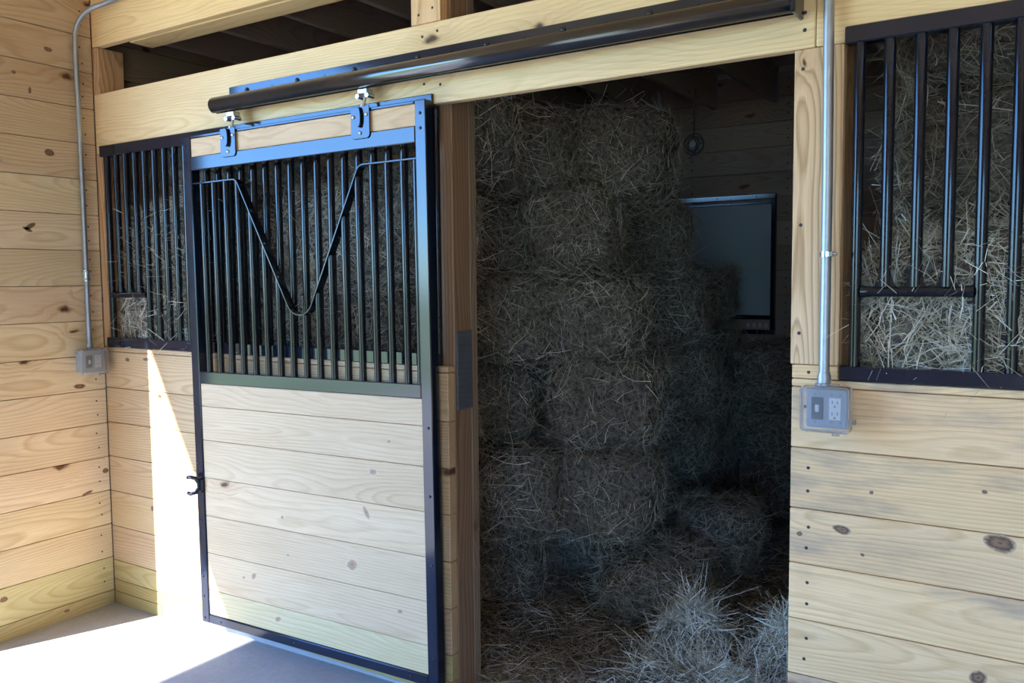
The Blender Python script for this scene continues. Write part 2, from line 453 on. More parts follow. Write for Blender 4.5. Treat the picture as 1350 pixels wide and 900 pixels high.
# upper beam
w = MB(); w.box(.002, 4.6, 0, .038, 2.642, 2.90, 0, 0, (1.06, 1.02, .92))
tag(w.build('trim_8', M['wood_beam'], bevel=.003), kind='structure')
w = MB(); w.box(.23, 1.90, .040, .158, 2.640, 2.90, 0, 0, (1.02, 1.0, .85)); w.box(2.05, 4.6, .040, .158, 2.640, 2.90, 0, 0, (1.02, 1.0, .85))
tag(w.build('trim_9', M['wood_beam'], bevel=.003), kind='structure')

# stall joists, each its own timber, and the loft deck over them
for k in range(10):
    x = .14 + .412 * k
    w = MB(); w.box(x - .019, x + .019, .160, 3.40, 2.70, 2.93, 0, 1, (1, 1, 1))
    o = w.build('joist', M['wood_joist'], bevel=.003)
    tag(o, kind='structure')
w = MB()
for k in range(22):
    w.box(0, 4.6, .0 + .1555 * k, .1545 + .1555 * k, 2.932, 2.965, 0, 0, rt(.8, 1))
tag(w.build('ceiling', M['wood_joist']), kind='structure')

# stall back and right walls
w = MB()
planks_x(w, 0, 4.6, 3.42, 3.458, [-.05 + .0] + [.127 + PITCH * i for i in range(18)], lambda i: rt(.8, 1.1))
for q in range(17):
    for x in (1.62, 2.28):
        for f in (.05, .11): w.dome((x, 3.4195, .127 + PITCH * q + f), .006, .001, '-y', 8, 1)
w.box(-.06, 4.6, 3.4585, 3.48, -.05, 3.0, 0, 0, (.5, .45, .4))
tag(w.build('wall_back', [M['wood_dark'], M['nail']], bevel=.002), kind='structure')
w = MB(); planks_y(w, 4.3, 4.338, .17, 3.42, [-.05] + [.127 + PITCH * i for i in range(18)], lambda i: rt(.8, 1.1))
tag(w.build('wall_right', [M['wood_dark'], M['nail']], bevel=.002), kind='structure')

# aisle shell: opposite wall, far end, gable above the open end doorway, roof with overhang
w = MB()
zz_ = [-.05] + [.068 + PITCH * i for i in range(21)]
planks_x(w, -.06, 3.9, -7.05, -7.0, zz_, lambda i: rt())
planks_x(w, 7.4, 8, -7.05, -7.0, zz_, lambda i: rt())
planks_x(w, 3.9, 7.4, -7.05, -7.0, zz_[16:], lambda i: rt())  # boards only above the opening, added in this unseen wall for fill light
tag(w.build('wall_aisle', M['wood_front'], bevel=.002), kind='structure')
w = MB(); planks_y(w, 8.0, 8.04, -4.4, -1.3, [-.05] + [.068 + PITCH * i for i in range(16)], lambda i: rt())
planks_y(w, 8.0, 8.04, -1.3, 3.4, [-.05] + [.068 + PITCH * i for i in range(21)], lambda i: rt())
planks_y(w, 8.0, 8.04, -7.0, -4.4, [-.05] + [.068 + PITCH * i for i in range(21)], lambda i: rt())
planks_y(w, 8.0, 8.04, -4.4, -1.3, [2.45 + PITCH * i for i in range(6)], lambda i: rt())
tag(w.build('wall_end', M['wood_front'], bevel=.002), kind='structure')
w = MB()
planks_y(w, -.06, 0, -7.0, -5.22, [-.05] + [.068 + PITCH * i for i in range(21)], lambda i: rt())
for z0 in (2.90, 3.05, 3.20): w.box(-.06, 0, -5.22, -.832, z0, z0 + .148, 0, 1, (.9, .85, .8))
tag(w.build('wall_gable', M['wood_left'], bevel=.002), kind='structure')
w = MB()
for k in range(39): w.box(-.66, 8.04, -7.25 + .2 * k, -7.052 + .2 * k, 3.345, 3.38, 0, 0, rt(.98, 1.06))
w.box(-.66, -.62, -7.25, .35, 3.2145, 3.344, 0, 1, (.9, .9, .9)); w.box(-.1, 8.04, .35, 3.5, 3.345, 3.38, 0, 0)
tag(w.build('roof', M['wood_beam']), kind='structure')
w = MB(); w.box(.06, 8.0, -.001, .037, 2.902, 3.344, 0, 0, (.95, .92, .85))
tag(w.build('wall_front_upper', M['wood_beam'], bevel=.002), kind='structure')
w = MB(); w.box(4.6, 8.0, 0, .05, -.05, 2.9, 0, 0, (1, 1, 1))
tag(w.build('wall_front_end', M['wood_front'], bevel=.002), kind='structure')

w = MB()
prof = [(-.8, 0), (0, 0), (.3, .004), (.62, .022), (1.0, .036), (1.9, .052), (8.1, .052)]
vs = [(x, y, z) for x, z in prof for y in (-7.1, 3.5)] + [(x, y, -.15) for x in (-.8, 8.1) for y in (-7.1, 3.5)]
np_ = len(prof)
fs = [(2 * i, 2 * i + 2, 2 * i + 3, 2 * i + 1) for i in range(np_ - 1)] + [(14, 15, 17, 16), (0, 1, 15, 14), (12, 16, 17, 13), tuple([0, 14, 16] + [2 * i for i in range(np_ - 1, 0, -1)]), tuple([1] + [2 * i + 1 for i in range(1, np_)] + [17, 15])]
w.add(vs, fs)
tag(w.build('floor', M['concrete']), kind='structure')
w = MB(); w.add([(-90, -90, -.12), (90, -90, -.12), (90, 90, -.12), (-90, 90, -.12)], [(0, 1, 2, 3)])
tag(w.build('ground', M['grass']), kind='structure')
w = MB(); w.box(-3.6, -.81, -14, 2, -.11, -.02); w.box(-.80, 9, -14, -7.11, -.11, -.02)  # unseen gravel apron, added to bounce sunlight up into the aisle
tag(w.build('path', M['gravel']), kind='structure')

# ------------------------------------------------------------------ window in the back wall
win = empty('window_1', (0, 0, 0)); tag(win, kind='structure')
X0, X1, Z0, Z1 = 1.36, 2.215, 1.17, 2.11
w = MB()
w.box(X0, X1, 3.385, 3.419, Z1 - .034, Z1); w.box(X0, X0 + .03, 3.385, 3.419, Z0, Z1 - .0345); w.box(X1 - .03, X1, 3.385, 3.419, Z0, Z1 - .0345)
w.box(X0 + .031, X1 - .031, 3.385, 3.419, Z0, Z0 + .03)
for x in (X1 - .012, X1 - .13, X1 - .4): w.dome((x, 3.3849, Z1 - .016), .006, .003)
w.build('window_frame', M['black'], win, bevel=.003)
w = MB(); w.box(X0 + .032, X1 - .032, 3.40, 3.412, 1.30, Z1 - .07); w.build('window_panel', M['panel'], win, bevel=.002)
w = MB(); w.box(X0 + .032, X1 - .032, 3.396, 3.415, Z1 - .068, Z1 - .05); w.box(X0 + .032, X1 - .032, 3.392, 3.415, 1.27, 1.298)
w.build('window_sash', M['black'], win, bevel=.002)
w = MB()
for k in range(4): w.box(X1 - .19 + k * .04, X1 - .17 + k * .04, 3.398, 3.404, 1.215, 1.245)
w.build('window_vent', M['grey_box'], win)

# ------------------------------------------------------------------ fixed grilles
def bar_bm(x, z0, z1, y=.012, r=.0145, flare=None, mat=0):
    b_ = MB(); b_.tube([(x, y, z0), (x, y, z1)], r, 14, caps=False)
    if flare:      # welded foot that fans out where the bar meets the feed rail
        pts = []; n = 7
        left = [(x - r - .016 * (1 - math.cos(i / (n - 1) * PI / 2)) * 1.0, z0 + .045 * (1 - math.sin(i / (n - 1) * PI / 2))) for i in range(n)]
        right = [(x + r + .016 * (1 - math.cos(i / (n - 1) * PI / 2)), z0 + .045 * (1 - math.sin(i / (n - 1) * PI / 2))) for i in range(n)]
        b_.prism(left + list(reversed(right)), y - .008, y + .008)
    return b_
def grille(x_first, n, x0, x1, zb0, zb1, zt0, zt1, feed_z, label):
    g = empty('stall_grille', (x0, 0, zb0)); tag(g, label, 'stall grille')
    off = Vector((x0, 0, zb0))
    def bld(mb, name, bev=0, mat='black_bar'):
        mb.v = [tuple(Vector(p) - off) for p in mb.v]
        return mb.build(name, M[mat], g, bevel=bev)
    w = MB(); w.box(x0, x1, -.009, .034, zb0, zb1); bld(w, 'bottom_rail', .003, 'black')
    w = MB(); w.box(x0, x1, -.009, .034, zt0, zt1); bld(w, 'top_rail', .003, 'black')
    for k in range(n):
        x = x_first + .0716 * k
        short = k in (1, 2, 3)
        bld(bar_bm(x, (feed_z + .012) if short else zb1 - .002, zt0 + .002, flare=short), 'bar')
    w = MB(); xs, xe = x_first + .014, x_first + 4 * .0716 - .012
    pts = [(xs, .012, feed_z), (xs + .012, .012, feed_z), (xs + .03, .012, feed_z), (xe - .03, .012, feed_z), (xe - .012, .012, feed_z), (xe, .012, feed_z)]
    w.tube(pts, [.0175, .0155, .0135, .0135, .0155, .0175], 14)
    bld(w, 'feed_rail')
    return g
grille(.064, 28, .036, 2.0, 1.250, 1.297, 2.137, 2.188, 1.497,
       'long black bar grille left of the doorway, running on behind the hung door')
grille(3.375, 14, 3.3405, 4.45, 1.2785, 1.3165, 2.147, 2.191, 1.512,
       'black bar grille right of the doorway, above the outlet box side planks')

# ------------------------------------------------------------------ the sliding door
door = empty('sliding_stall_door', (.779, -.090, .105), (0, math.radians(-.55), math.radians(1.32)))
tag(door, 'sliding stall door with a V shaped yoke in its black bars and pale plank lower half', 'door')
W_, T_ = 1.252, .045
def screws(mb, pts, r=.0055):
    for x, z in pts: mb.dome((x, -.0002, z), r, .004, '-y', 10)
w = MB(); w.box(0, .046, 0, T_, 0, 2.043)
screws(w, [(.016, 2.0), (.02, 1.95), (.018, .93), (.018, .685), (.02, .44), (.018, .20), (.018, .115), (.018, .02)])
w.build('stile', M['black'], door, bevel=.003)
w = MB(); w.box(W_ - .046, W_, 0, T_, 0, 2.043)
screws(w, [(W_ - .022, 1.998), (W_ - .022, 1.948), (W_ - .018, .925), (W_ - .018, .685), (W_ - .016, .44), (W_ - .018, .195), (W_ - .018, .105)])
w.build('stile', M['black'], door, bevel=.003)
w = MB(); w.box(.0462, W_ - .0462, 0, T_, 0, .038); screws(w, [(.12, .02), (.55, .02), (1.13, .02)]); w.build('bottom_rail', M['black'], door, bevel=.003)
w = MB(); w.box(.0462, W_ - .0462, 0, T_, 1.026, 1.076); w.build('middle_rail', M['black'], door, bevel=.003)
w = MB(); w.box(.0462, W_ - .0462, 0, T_, 1.903, 1.958); w.build('top_rail', M['black'], door, bevel=.003)
w = MB(); w.box(.0462, W_ - .05, .002, T_, 2.033, 2.043); w.build('top_channel', M['black'], door, bevel=.002)
w = MB(); w.box(.0463, W_ - .0463, .006, .040, 1.9585, 2.0325, 0, 0, (1.0, .97, .93)); w.build('top_panel', M['wood_door'], door, bevel=.0015)
w = MB()
zz = [.0385, .145, .305, .465, .627, .787, .930, 1.0255]
for i in range(len(zz) - 1):
    k_ = rng.uniform(.93, 1.03); t = (.90, .97, .88) if i == 0 else (k_, k_ * .99, k_ * .98)
    w.box(.0463, W_ - .0463, .006, .040, zz[i] + .0008, zz[i + 1] - .0008, 0, 0, t)
for x, z, a_, b_, t_ in ((.974, .745, .022, .015, 0), (.859, .382, .034, .024, .2), (1.052, .863, .014, .007, 0), (.936, .590, .012, .034, .5), (.325, .250, .014, .022, -.6), (.264, .234, .012, .007, .4), (.456, .096, .024, .012, .4), (.524, .367, .010, .007, 0), (1.083, .247, .014, .010, 0), (.5, .515, .009, .010, 0)):
    w.knot((x, .0055, z), a_, b_, t_, 'y', 1)
w.build('lower_panel', [M['wood_door'], M['knot_pale']], door, bevel=.0015)
# the yoke
def arc(cx, cz, r, a0, a1, n=8):
    return [(cx + r * math.cos(a0 + (a1 - a0) * i / n), cz + r * math.sin(a0 + (a1 - a0) * i / n)) for i in range(n + 1)]
zt, zbm, xc, xl, xr = 1.850, 1.305, .632, .305, .945
def fillet(P, Q, R, r, n=8):
    P, Q, R = Vector(P), Vector(Q), Vector(R)
    a = (P - Q).normalized(); c = (R - Q).normalized(); ang = a.angle(c); d = r / math.tan(ang / 2)
    p0 = Q + a * d; p1 = Q + c * d; cen = Q + (a + c).normalized() * (r / math.sin(ang / 2))
    out = []
    for i in range(n + 1):
        q = (p0 - cen).lerp(p1 - cen, i / n).normalized() * r + cen
        out.append((q.x, q.y))
    return out
vb = zbm - .075
path = [(.047, zt)] + fillet((.047, zt), (xl, zt), (xc, vb), .035) + fillet((xl, zt), (xc, vb), (xr, zt), .070, 12) + fillet((xc, vb), (xr, zt), (W_ - .047, zt), .035) + [(W_ - .047, zt)]
w = MB(); w.strip([(x, .004, z) for x, z in path], .036, .006)
w.build('yoke', M['black_bar'], door, bevel=.001)
def yoke_z(x):
    for (xa, za), (xb, zb) in zip(path, path[1:]):
        if xa <= x <= xb and xb > xa: return za + (zb - za) * (x - xa) / (xb - xa)
    return zt
for k in range(17):
    x = .089 + .0698 * k
    x = min(x, W_ - .060)
    w = MB(); w.tube([(x, .022, 1.075), (x, .022, yoke_z(x) - .003)], .0135, 14, caps=False)
    w.build('bar', M['black_bar'], door)
# pull ring on the leading stile
w = MB()
w.tube([(-.014, -.03, .628), (.004, -.034, .632), (.022, -.022, .626), (.030, -.012, .606), (.030, -.012, .586), (.022, -.022, .566), (.004, -.034, .560), (-.014, -.03, .562)], .0085, 12)
w.box(.018, .046, -.012, 0, .572, .620)
w.build('door_pull', M['black'], door, bevel=.001)
# hangers that ride in the track
for hx in (.280, .968):
    hg = MB()
    pw, z0, z1 = .043, 1.938, 2.050
    poly = [(hx - pw, z1), (hx - pw, z0 + .015)] + arc(hx - pw + .015, z0 + .015, .015, PI, 1.5 * PI, 5) + arc(hx + pw - .015, z0 + .015, .015, -.5 * PI, 0, 5) + [(hx + pw, z1)]
    hg.prism(poly, -.005, -.0006)
    # raised pocket that holds the hanger bolt
    prof = [(hx + .011 * math.sin(i / 12 * 2 * PI), 2.012 + .036 * math.cos(i / 12 * 2 * PI)) for i in range(12)]
    hg.prism(prof, -.016, -.005)
    hp = hg.build('door_hanger', M['black'], door, bevel=.0015)
    w = MB()
    for dx, z in ((-.030, 2.015), (.030, 2.02), (0, 1.958)): w.dome((hx + dx, -.005, z), .0075, .006, '-y', 6)
    w.build('bolt', M['zinc'], hp)
    w = MB(); w.tube([(hx, .012, 2.03), (hx, .028, 2.10)], .006, 10); w.tube([(hx, .014, 2.048), (hx, .015, 2.058)], .011, 6)
    w.box(hx - .021, hx + .021, .010, .046, 2.098, 2.116)
    for dx in (-.022, .022): w.tube([(hx + dx, .008, 2.090), (hx + dx, .044, 2.090)], .0085, 6)
    w.build('trolley', M['zinc'], hp, bevel=.002)

# ------------------------------------------------------------------ track
trk = empty('door_track', (.905, -.06, 2.226)); tag(trk, 'long black round steel track screwed to the header above the doorway', 'door track')
def tb(mb, name, mat, bev=0):
    mb.v = [tuple(Vector(p) - Vector((.905, -.06, 2.226))) for p in mb.v]
    return mb.build(name, M[mat], trk, bevel=bev)
w = MB()
n = 22; R = .0325; cy, cz = -.060, 2.2605; verts = []
a0, a1 = -PI / 2 + .28, 1.5 * PI - .28            # open slot along the underside
for x in (.932, 3.222):
    for rr in (R, R - .003):
        for i in range(n + 1):
            a = a0 + (a1 - a0) * i / n
            verts.append((x, cy + rr * math.cos(a), cz + rr * math.sin(a)))
k = n + 1; fs = []
for i in range(n):
    fs += [(i, i + 1, 2 * k + i + 1, 2 * k + i), (k + i, 3 * k + i, 3 * k + i + 1, k + i + 1), (i, k + i, k + i + 1, i + 1), (2 * k + i, 2 * k + i + 1, 3 * k + i + 1, 3 * k + i)]
for i in (0, n): fs.append((i, 2 * k + i, 3 * k + i, k + i))
w.add(verts, fs, smooth=True)
tb(w, 'rail', 'track')
w = MB(); w.box(.957, 3.225, -.006, -.0004, 2.262, 2.339); w.box(.957, 3.225, -.034, -.006, 2.283, 2.289)
[w.dome((x_ + .145, -.006, 2.316), .003, .003, '-y', 6) for x_ in (1.066, 1.351, 1.646, 1.939, 2.226, 2.513, 2.80)]
tb(w, 'mounting_flange', 'black', .0015)
for x in (1.066, 1.351, 1.646, 1.939, 2.226, 2.513, 2.80, 3.09):
    w = MB(); w.dome((x, -.006, 2.3165), .010, .008, '-y', 8)
    tb(w, 'bolt', 'black')
w = MB(); w.box(3.2225, 3.236, -.094, -.0005, 2.226, 2.342); tb(w, 'end_stop', 'black', .004)
w = MB()
w.tube([(.9315, cy, cz), (.9345, cy, cz)], R - .0035, 20); tb(w, 'end_cap', 'track')

# rub pad on the left jamb
w = MB()
w.box(2.0455, 2.051, .048, .138, 1.092, 1.372)
for k in range(13): w.box(2.0505, 2.0535, .050, .136, 1.098 + .021 * k, 1.112 + .021 * k)
tag(w.build('jamb_pad', M['pad'], bevel=.0015), 'grey ribbed pad on the left jamb post of the doorway', 'pad')

# ------------------------------------------------------------------ conduits and outlet boxes
cd = empty('electrical_conduit', (3.306, -.03, 1.275)); tag(cd, 'galvanised conduit running up the board right of the doorway', 'conduit')
def cb(mb, name, par, org, mat, bev=0):
    mb.v = [tuple(Vector(p) - Vector(org)) for p in mb.v]
    return mb.build(name, M[mat], par, bevel=bev)
og = (3.306, -.03, 1.275)
w = MB(); w.tube([(3.309, -.030, 1.29), (3.309, -.030, 1.8), (3.304, -.030, 2.4), (3.304, -.030, 3.0)], .0135, 18); cb(w, 'pipe', cd, og, 'galv')
w = MB(); w.tube([(3.309, -.030, 1.268), (3.309, -.030, 1.294)], .0175, 16); w.tube([(3.309, -.030, 1.294), (3.309, -.030, 1.30)], .0160, 16); cb(w, 'connector', cd, og, 'galv')
w = MB(); w.tube([(3.309, -.030, 1.603), (3.309, -.030, 1.617)], .0160, 16); w.box(3.292, 3.326, -.03, -.0005, 1.604, 1.616)
w.tube([(3.322, -.040, 1.61), (3.338, -.040, 1.61)], .004, 8); w.box(3.318, 3.328, -.046, -.03, 1.603, 1.617); cb(w, 'clamp', cd, og, 'zinc', .001)

cd = empty('electrical_conduit', (.03, -.093, 1.255)); tag(cd, 'galvanised conduit on the left side wall, bending at the top', 'conduit')
og = (.03, -.093, 1.255)
pts = [(.03, -.092, 1.262), (.03, -.093, 2.0), (.03, -.098, 2.62)]
for i in range(1, 9):
    a = i / 8 * PI / 2 * .92
    R_ = .15
    d = Vector((.80, .45, 0)).normalized()
    pts.append((.03 + d.x * R_ * (1 - math.cos(a)), -.098 + d.y * R_ * (1 - math.sin(PI / 2 - a)), 2.655 + R_ * math.sin(a)))
e = Vector(pts[-1])
pts.append((e.x + .14, e.y + .02, e.z + .02)); pts.append((e.x + .5, e.y + .02, e.z + .04))
w = MB(); w.tube(pts, .0115, 16); cb(w, 'pipe', cd, og, 'galv')
w = MB(); w.tube([(.03, -.0925, 1.56), (.03, -.0925, 1.61)], .0150, 14); w.tube([(.03, -.0925, 1.575), (.03, -.0925, 1.58)], .0165, 14); w.tube([(.03, -.0925, 1.598), (.03, -.0925, 1.612)], .0165, 14)
w.tube([(.04, -.105, 1.605), (.04, -.075, 1.605)], .004, 8); w.tube([(.04, -.105, 1.572), (.04, -.082, 1.572)], .004, 8); w.box(.0005, .03, -.099, -.086, 1.60, 1.61)
cb(w, 'coupling', cd, og, 'zinc')
w = MB(); w.tube([(.03, -.092, 1.252), (.03, -.092, 1.272)], .0155, 14); cb(w, 'connector', cd, og, 'galv')

def rounded(x0, x1, z0, z1, r, n=5):
    return arc(x0 + r, z0 + r, r, PI, 1.5 * PI, n) + arc(x1 - r, z0 + r, r, 1.5 * PI, 2 * PI, n) + arc(x1 - r, z1 - r, r, 0, .5 * PI, n) + arc(x0 + r, z1 - r, r, .5 * PI, PI, n)
def outlet(loc, rotz, label):
    """twin gang weatherproof box facing local -y; origin at the middle of the wall side"""
    o = empty('outlet_box', loc, (0, 0, rotz)); tag(o, label, 'outlet box')
    w = MB(); w.prism(rounded(-.052, .052, -.052, .052, .006), -.052, -.0006); w.dome((.056, -.03, -.03), .006, .003, '-y', 6)
    w.tube([(-.052, -.012, .038), (-.064, -.012, .038)], .006, 8)
    w.tube([(.052, -.012, -.038), (.064, -.012, -.038)], .006, 8)
    w.build('box', M['grey_box'], o, bevel=.002)
    w = MB(); w.prism(rounded(-.050, .050, -.050, .050, .004), -.056, -.0525)
    for x in (-.030, .012, .034):
        for z in (-.036, .036): w.dome((x, -.0562, z), .0035, .002, '-y', 8)
    w.build('face_plate', M['grey_box'], o, bevel=.001)
    w = MB(); w.box(-.038, -.008, -.0585, -.0564, -.029, .029); sw = w.build('switch', M['dark_plastic'], o, bevel=.001)
    w = MB(); w.prism([(-.028, -.010), (-.018, -.010), (-.018, .010), (-.028, .010)], -.066, -.0586); w.build('toggle', M['white_plastic'], sw, bevel=.002)
    w = MB(); w.box(.006, .036, -.0585, -.0564, -.029, .029); rc = w.build('receptacle', M['white_plastic'], o, bevel=.001)
    w = MB()
    for zc in (-.015, .015):
        w.box(.0135, .0155, -.0592, -.0586, zc - .001, zc + .007); w.box(.0265, .0285, -.0592, -.0586, zc - .001, zc + .007)
        w.dome((.021, -.0586, zc - .008), .0025, .0006, '-y', 8)
    w.build('slots', M['dark_plastic'], rc)
    # clear hinged lid: hollow tray
    w = MB()
    outer = rounded(-.063, .063, -.060, .060, .011); inner = rounded(-.0595, .0595, -.0565, .0565, .009)
    n_ = len(outer)
    vs = [(x, -.050, z) for x, z in outer] + [(x, -.083, z) for x, z in outer] + [(x, -.050, z) for x, z in inner] + [(x, -.080, z) for x, z in inner]
    fs_ = []
    for i in range(n_):
        j = (i + 1) % n_
        fs_ += [(i, j, n_ + j, n_ + i), (2 * n_ + i, 3 * n_ + i, 3 * n_ + j, 2 * n_ + j), (i, 2 * n_ + i, 2 * n_ + j, j)]
    fs_ += [tuple(range(n_, 2 * n_)), tuple(reversed(range(3 * n_, 4 * n_)))]
    w.add(vs, fs_)
    w.box(.018, .036, -.078, -.058, -.067, -.0605)
    w.box(-.03, .03, -.066, -.05, .0605, .066)
    w.build('lid', M['clear'], o, bevel=.0015)
    return o
outlet((3.323, -.0005, 1.208), 0, 'twin outlet box with clear lid below the right conduit')
outlet((.0005, -.092, 1.190), PI / 2, 'twin outlet box with clear lid on the left side wall')

# ------------------------------------------------------------------ hay
def nz3(p, s, seed):
    """cheap smooth noise from summed sines"""
    r = np.random.RandomState(seed); out = np.zeros(len(p))
    for _ in range(10):
        k = r.normal(0, s, 3); out += np.sin(p @ k + r.uniform(0, 6.28))
    return out / 10 ** .5

def strands(base, nrm, rs, lmin, lmax, wmin, wmax, lift, seg=3, curl=.5):
    """curved ribbon stalks lying on a surface: returns verts and quads"""
    n = len(base)
    d = rs.normal(0, 1, (n, 3)); d -= nrm * (d * nrm).sum(1, keepdims=True); d /= np.linalg.norm(d, axis=1, keepdims=True)
    d += nrm * (rs.rand(n, 1) ** 2 * lift); d /= np.linalg.norm(d, axis=1, keepdims=True)
    L = (lmin + (lmax - lmin) * rs.rand(n) ** 2)[:, None]; Wd = (wmin + (wmax - wmin) * rs.rand(n))[:, None]
    bend = rs.normal(0, 1, (n, 3)) * curl
    side = np.cross(d, rs.normal(0, 1, (n, 3))); side /= np.linalg.norm(side, axis=1, keepdims=True)
    V = []
    for i in range(seg + 1):
        t = i / seg
        c = base + d * L * (t - .35) + bend * L * (t - .35) ** 2 * .8
        ww = Wd * (1 - .6 * t) * .5
        V += [c - side * ww, c + side * ww]
    V = np.stack(V, 1).reshape(-1, 3)
    F = []
    k = (seg + 1) * 2
    o = (np.arange(n) * k)[:, None]
    for i in range(seg):
        F.append(o + np.array([[2 * i, 2 * i + 1, 2 * i + 3, 2 * i + 2]]))
    return V, np.concatenate(F)

def make_mesh(name, V, F, mi, mats, smooth=None):
    me = bpy.data.meshes.new(name)
    me.vertices.add(len(V)); me.vertices.foreach_set('co', np.asarray(V, np.float32).ravel())
    me.loops.add(F.size); me.loops.foreach_set('vertex_index', F.astype(np.int32).ravel())
    me.polygons.add(len(F)); me.polygons.foreach_set('loop_start', np.arange(0, F.size, 4, dtype=np.int32))
    for m_ in mats: me.materials.append(m_)
    me.polygons.foreach_set('material_index', np.asarray(mi, np.int32))
    me.polygons.foreach_set('use_smooth', np.ones(len(F), bool))
    me.update(calc_edges=True); me.validate()
    return me

def bale_mesh(seed, size=(.85, .42, .39), n_st=3000, lift=.5, long_front=0, rough=1.0, wmax=.0042, pale=False):
    rs = np.random.RandomState(seed)
    sx, sy, sz = size
    nx, ny, nz_ = 26, 14, 13
    idx = {}; V = []; F = []
    def vid(i, j, k):
        if (i, j, k) not in idx:
            idx[(i, j, k)] = len(V); V.append((i / nx - .5, j / ny - .5, k / nz_ - .5))
        return idx[(i, j, k)]
    for i in range(nx):
        for j in range(ny):
            F.append((vid(i, j, 0), vid(i, j + 1, 0), vid(i + 1, j + 1, 0), vid(i + 1, j, 0)))
            F.append((vid(i, j, nz_), vid(i + 1, j, nz_), vid(i + 1, j + 1, nz_), vid(i, j + 1, nz_)))
    for i in range(nx):
        for k in range(nz_):
            F.append((vid(i, 0, k), vid(i + 1, 0, k), vid(i + 1, 0, k + 1), vid(i, 0, k + 1)))
            F.append((vid(i, ny, k), vid(i, ny, k + 1), vid(i + 1, ny, k + 1), vid(i + 1, ny, k)))
    for j in range(ny):
        for k in range(nz_):
            F.append((vid(0, j, k), vid(0, j, k + 1), vid(0, j + 1, k + 1), vid(0, j + 1, k)))
            F.append((vid(nx, j, k), vid(nx, j + 1, k), vid(nx, j + 1, k + 1), vid(nx, j, k + 1)))
    P = np.array(V); S = np.array([sx, sy, sz])
    Q = P * S
    # rounded corners
    r = .115; core = S / 2 - r
    C = np.clip(Q, -core, core); D = Q - C; ln = np.linalg.norm(D, axis=1, keepdims=True)
    Nn = np.where(ln > 1e-6, D / np.maximum(ln, 1e-6), 0)
    Q = np.where(ln > 1e-6, C + Nn * np.minimum(ln, r), Q)
    ax = np.argmax(np.abs(P), 1); N0 = np.zeros_like(P); N0[np.arange(len(P)), ax] = np.sign(P[np.arange(len(P)), ax])
    Nn = np.where(ln > 1e-6, Nn, N0)
    disp = nz3(Q, 5.5, seed + 9) * .012 * rough + nz3(Q, 11, seed) * .011 * rough + nz3(Q, 28, seed + 50) * .008 * rough
    # flakes along the length
    disp += np.sin(Q[:, 0] * 62 + seed) * .004 * (np.abs(Nn[:, 0]) < .6)
    # two binding grooves
    for g in (-.2, .2): disp -= .012 * np.exp(-((Q[:, 0] - g) / .025) ** 2) * (np.abs(Nn[:, 0]) < .6)
    Q = Q + Nn * (disp - .012)[:, None]
    F = np.array(F)
    # stalks
    cen = Q[F].mean(1); nf = Nn[F].mean(1); nf /= np.maximum(np.linalg.norm(nf, axis=1, keepdims=True), 1e-6)
    area = np.linalg.norm(np.cross(Q[F[:, 2]] - Q[F[:, 0]], Q[F[:, 3]] - Q[F[:, 1]]), axis=1)
    pick = rs.choice(len(F), n_st, p=area / area.sum())
    uv = rs.rand(n_st, 2)[:, :, None]
    q = Q[F[pick]]
    base = (q[:, 0] * (1 - uv[:, 0]) + q[:, 1] * uv[:, 0]) * (1 - uv[:, 1]) + (q[:, 3] * (1 - uv[:, 0]) + q[:, 2] * uv[:, 0]) * uv[:, 1]
    base += nf[pick] * rs.uniform(-.004, .008, (n_st, 1))
    V1, F1 = strands(base, nf[pick], rs, .03, .19, .0014, wmax, lift, 3, .5)
    Vs = [Q, V1]; Fs = [F, F1 + len(Q)]; mi = [1] * len(F) + [0] * len(F1)
    off = len(Q) + len(V1)
    if long_front:
        sel = np.where(nf[:, 1] < -.7)[0]; pk = rs.choice(sel, long_front)
        b2 = cen[pk] + rs.normal(0, .012, (long_front, 3))
        V2, F2 = strands(b2, nf[pk], rs, .06, .17, .0018, .0046, 1.6, 4, .9)
        Vs.append(V2); Fs.append(F2 + off); mi += [0] * len(F2)
    V = np.concatenate(Vs); V[:, 2] += sz / 2
    return make_mesh('hay_bale', V, np.concatenate(Fs), mi, [M['hay_pale_lit'] if pale else M['hay'], M['hay_body']])

VAR = [bale_mesh(11 + i, size=(.84, .405, .378), n_st=5200, rough=1.6, lift=.75) for i in range(6)]
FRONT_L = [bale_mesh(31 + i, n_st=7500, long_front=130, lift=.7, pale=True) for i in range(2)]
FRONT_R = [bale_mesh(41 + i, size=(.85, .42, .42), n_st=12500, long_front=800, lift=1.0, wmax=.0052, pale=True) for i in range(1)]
BACK_R = [bale_mesh(51 + i, size=(.85, .42, .40), n_st=8000, long_front=60, lift=.6) for i in range(2)]
BIG = bale_mesh(60, size=(.85, .50, .42), n_st=6500, rough=1.6, lift=.75)
FLAKE = bale_mesh(61, size=(.48, .38, .25), n_st=5200, rough=2.0, lift=.8)
SQUARE = bale_mesh(62, size=(.42, .42, .38), n_st=4600, rough=1.3, lift=.6)
nb = [0]
def bale(mesh, cx, cy, z, rz, label, group='hay bales in the stall', ry=0, rx=0):
    o = bpy.data.objects.new('hay_bale', mesh); COL.objects.link(o)
    o.location = (cx, cy, z); o.rotation_euler = (math.radians(rx), math.radians(ry), math.radians(rz))
    tag(o, label, 'hay bale', group); nb[0] += 1
    return o
H = .39
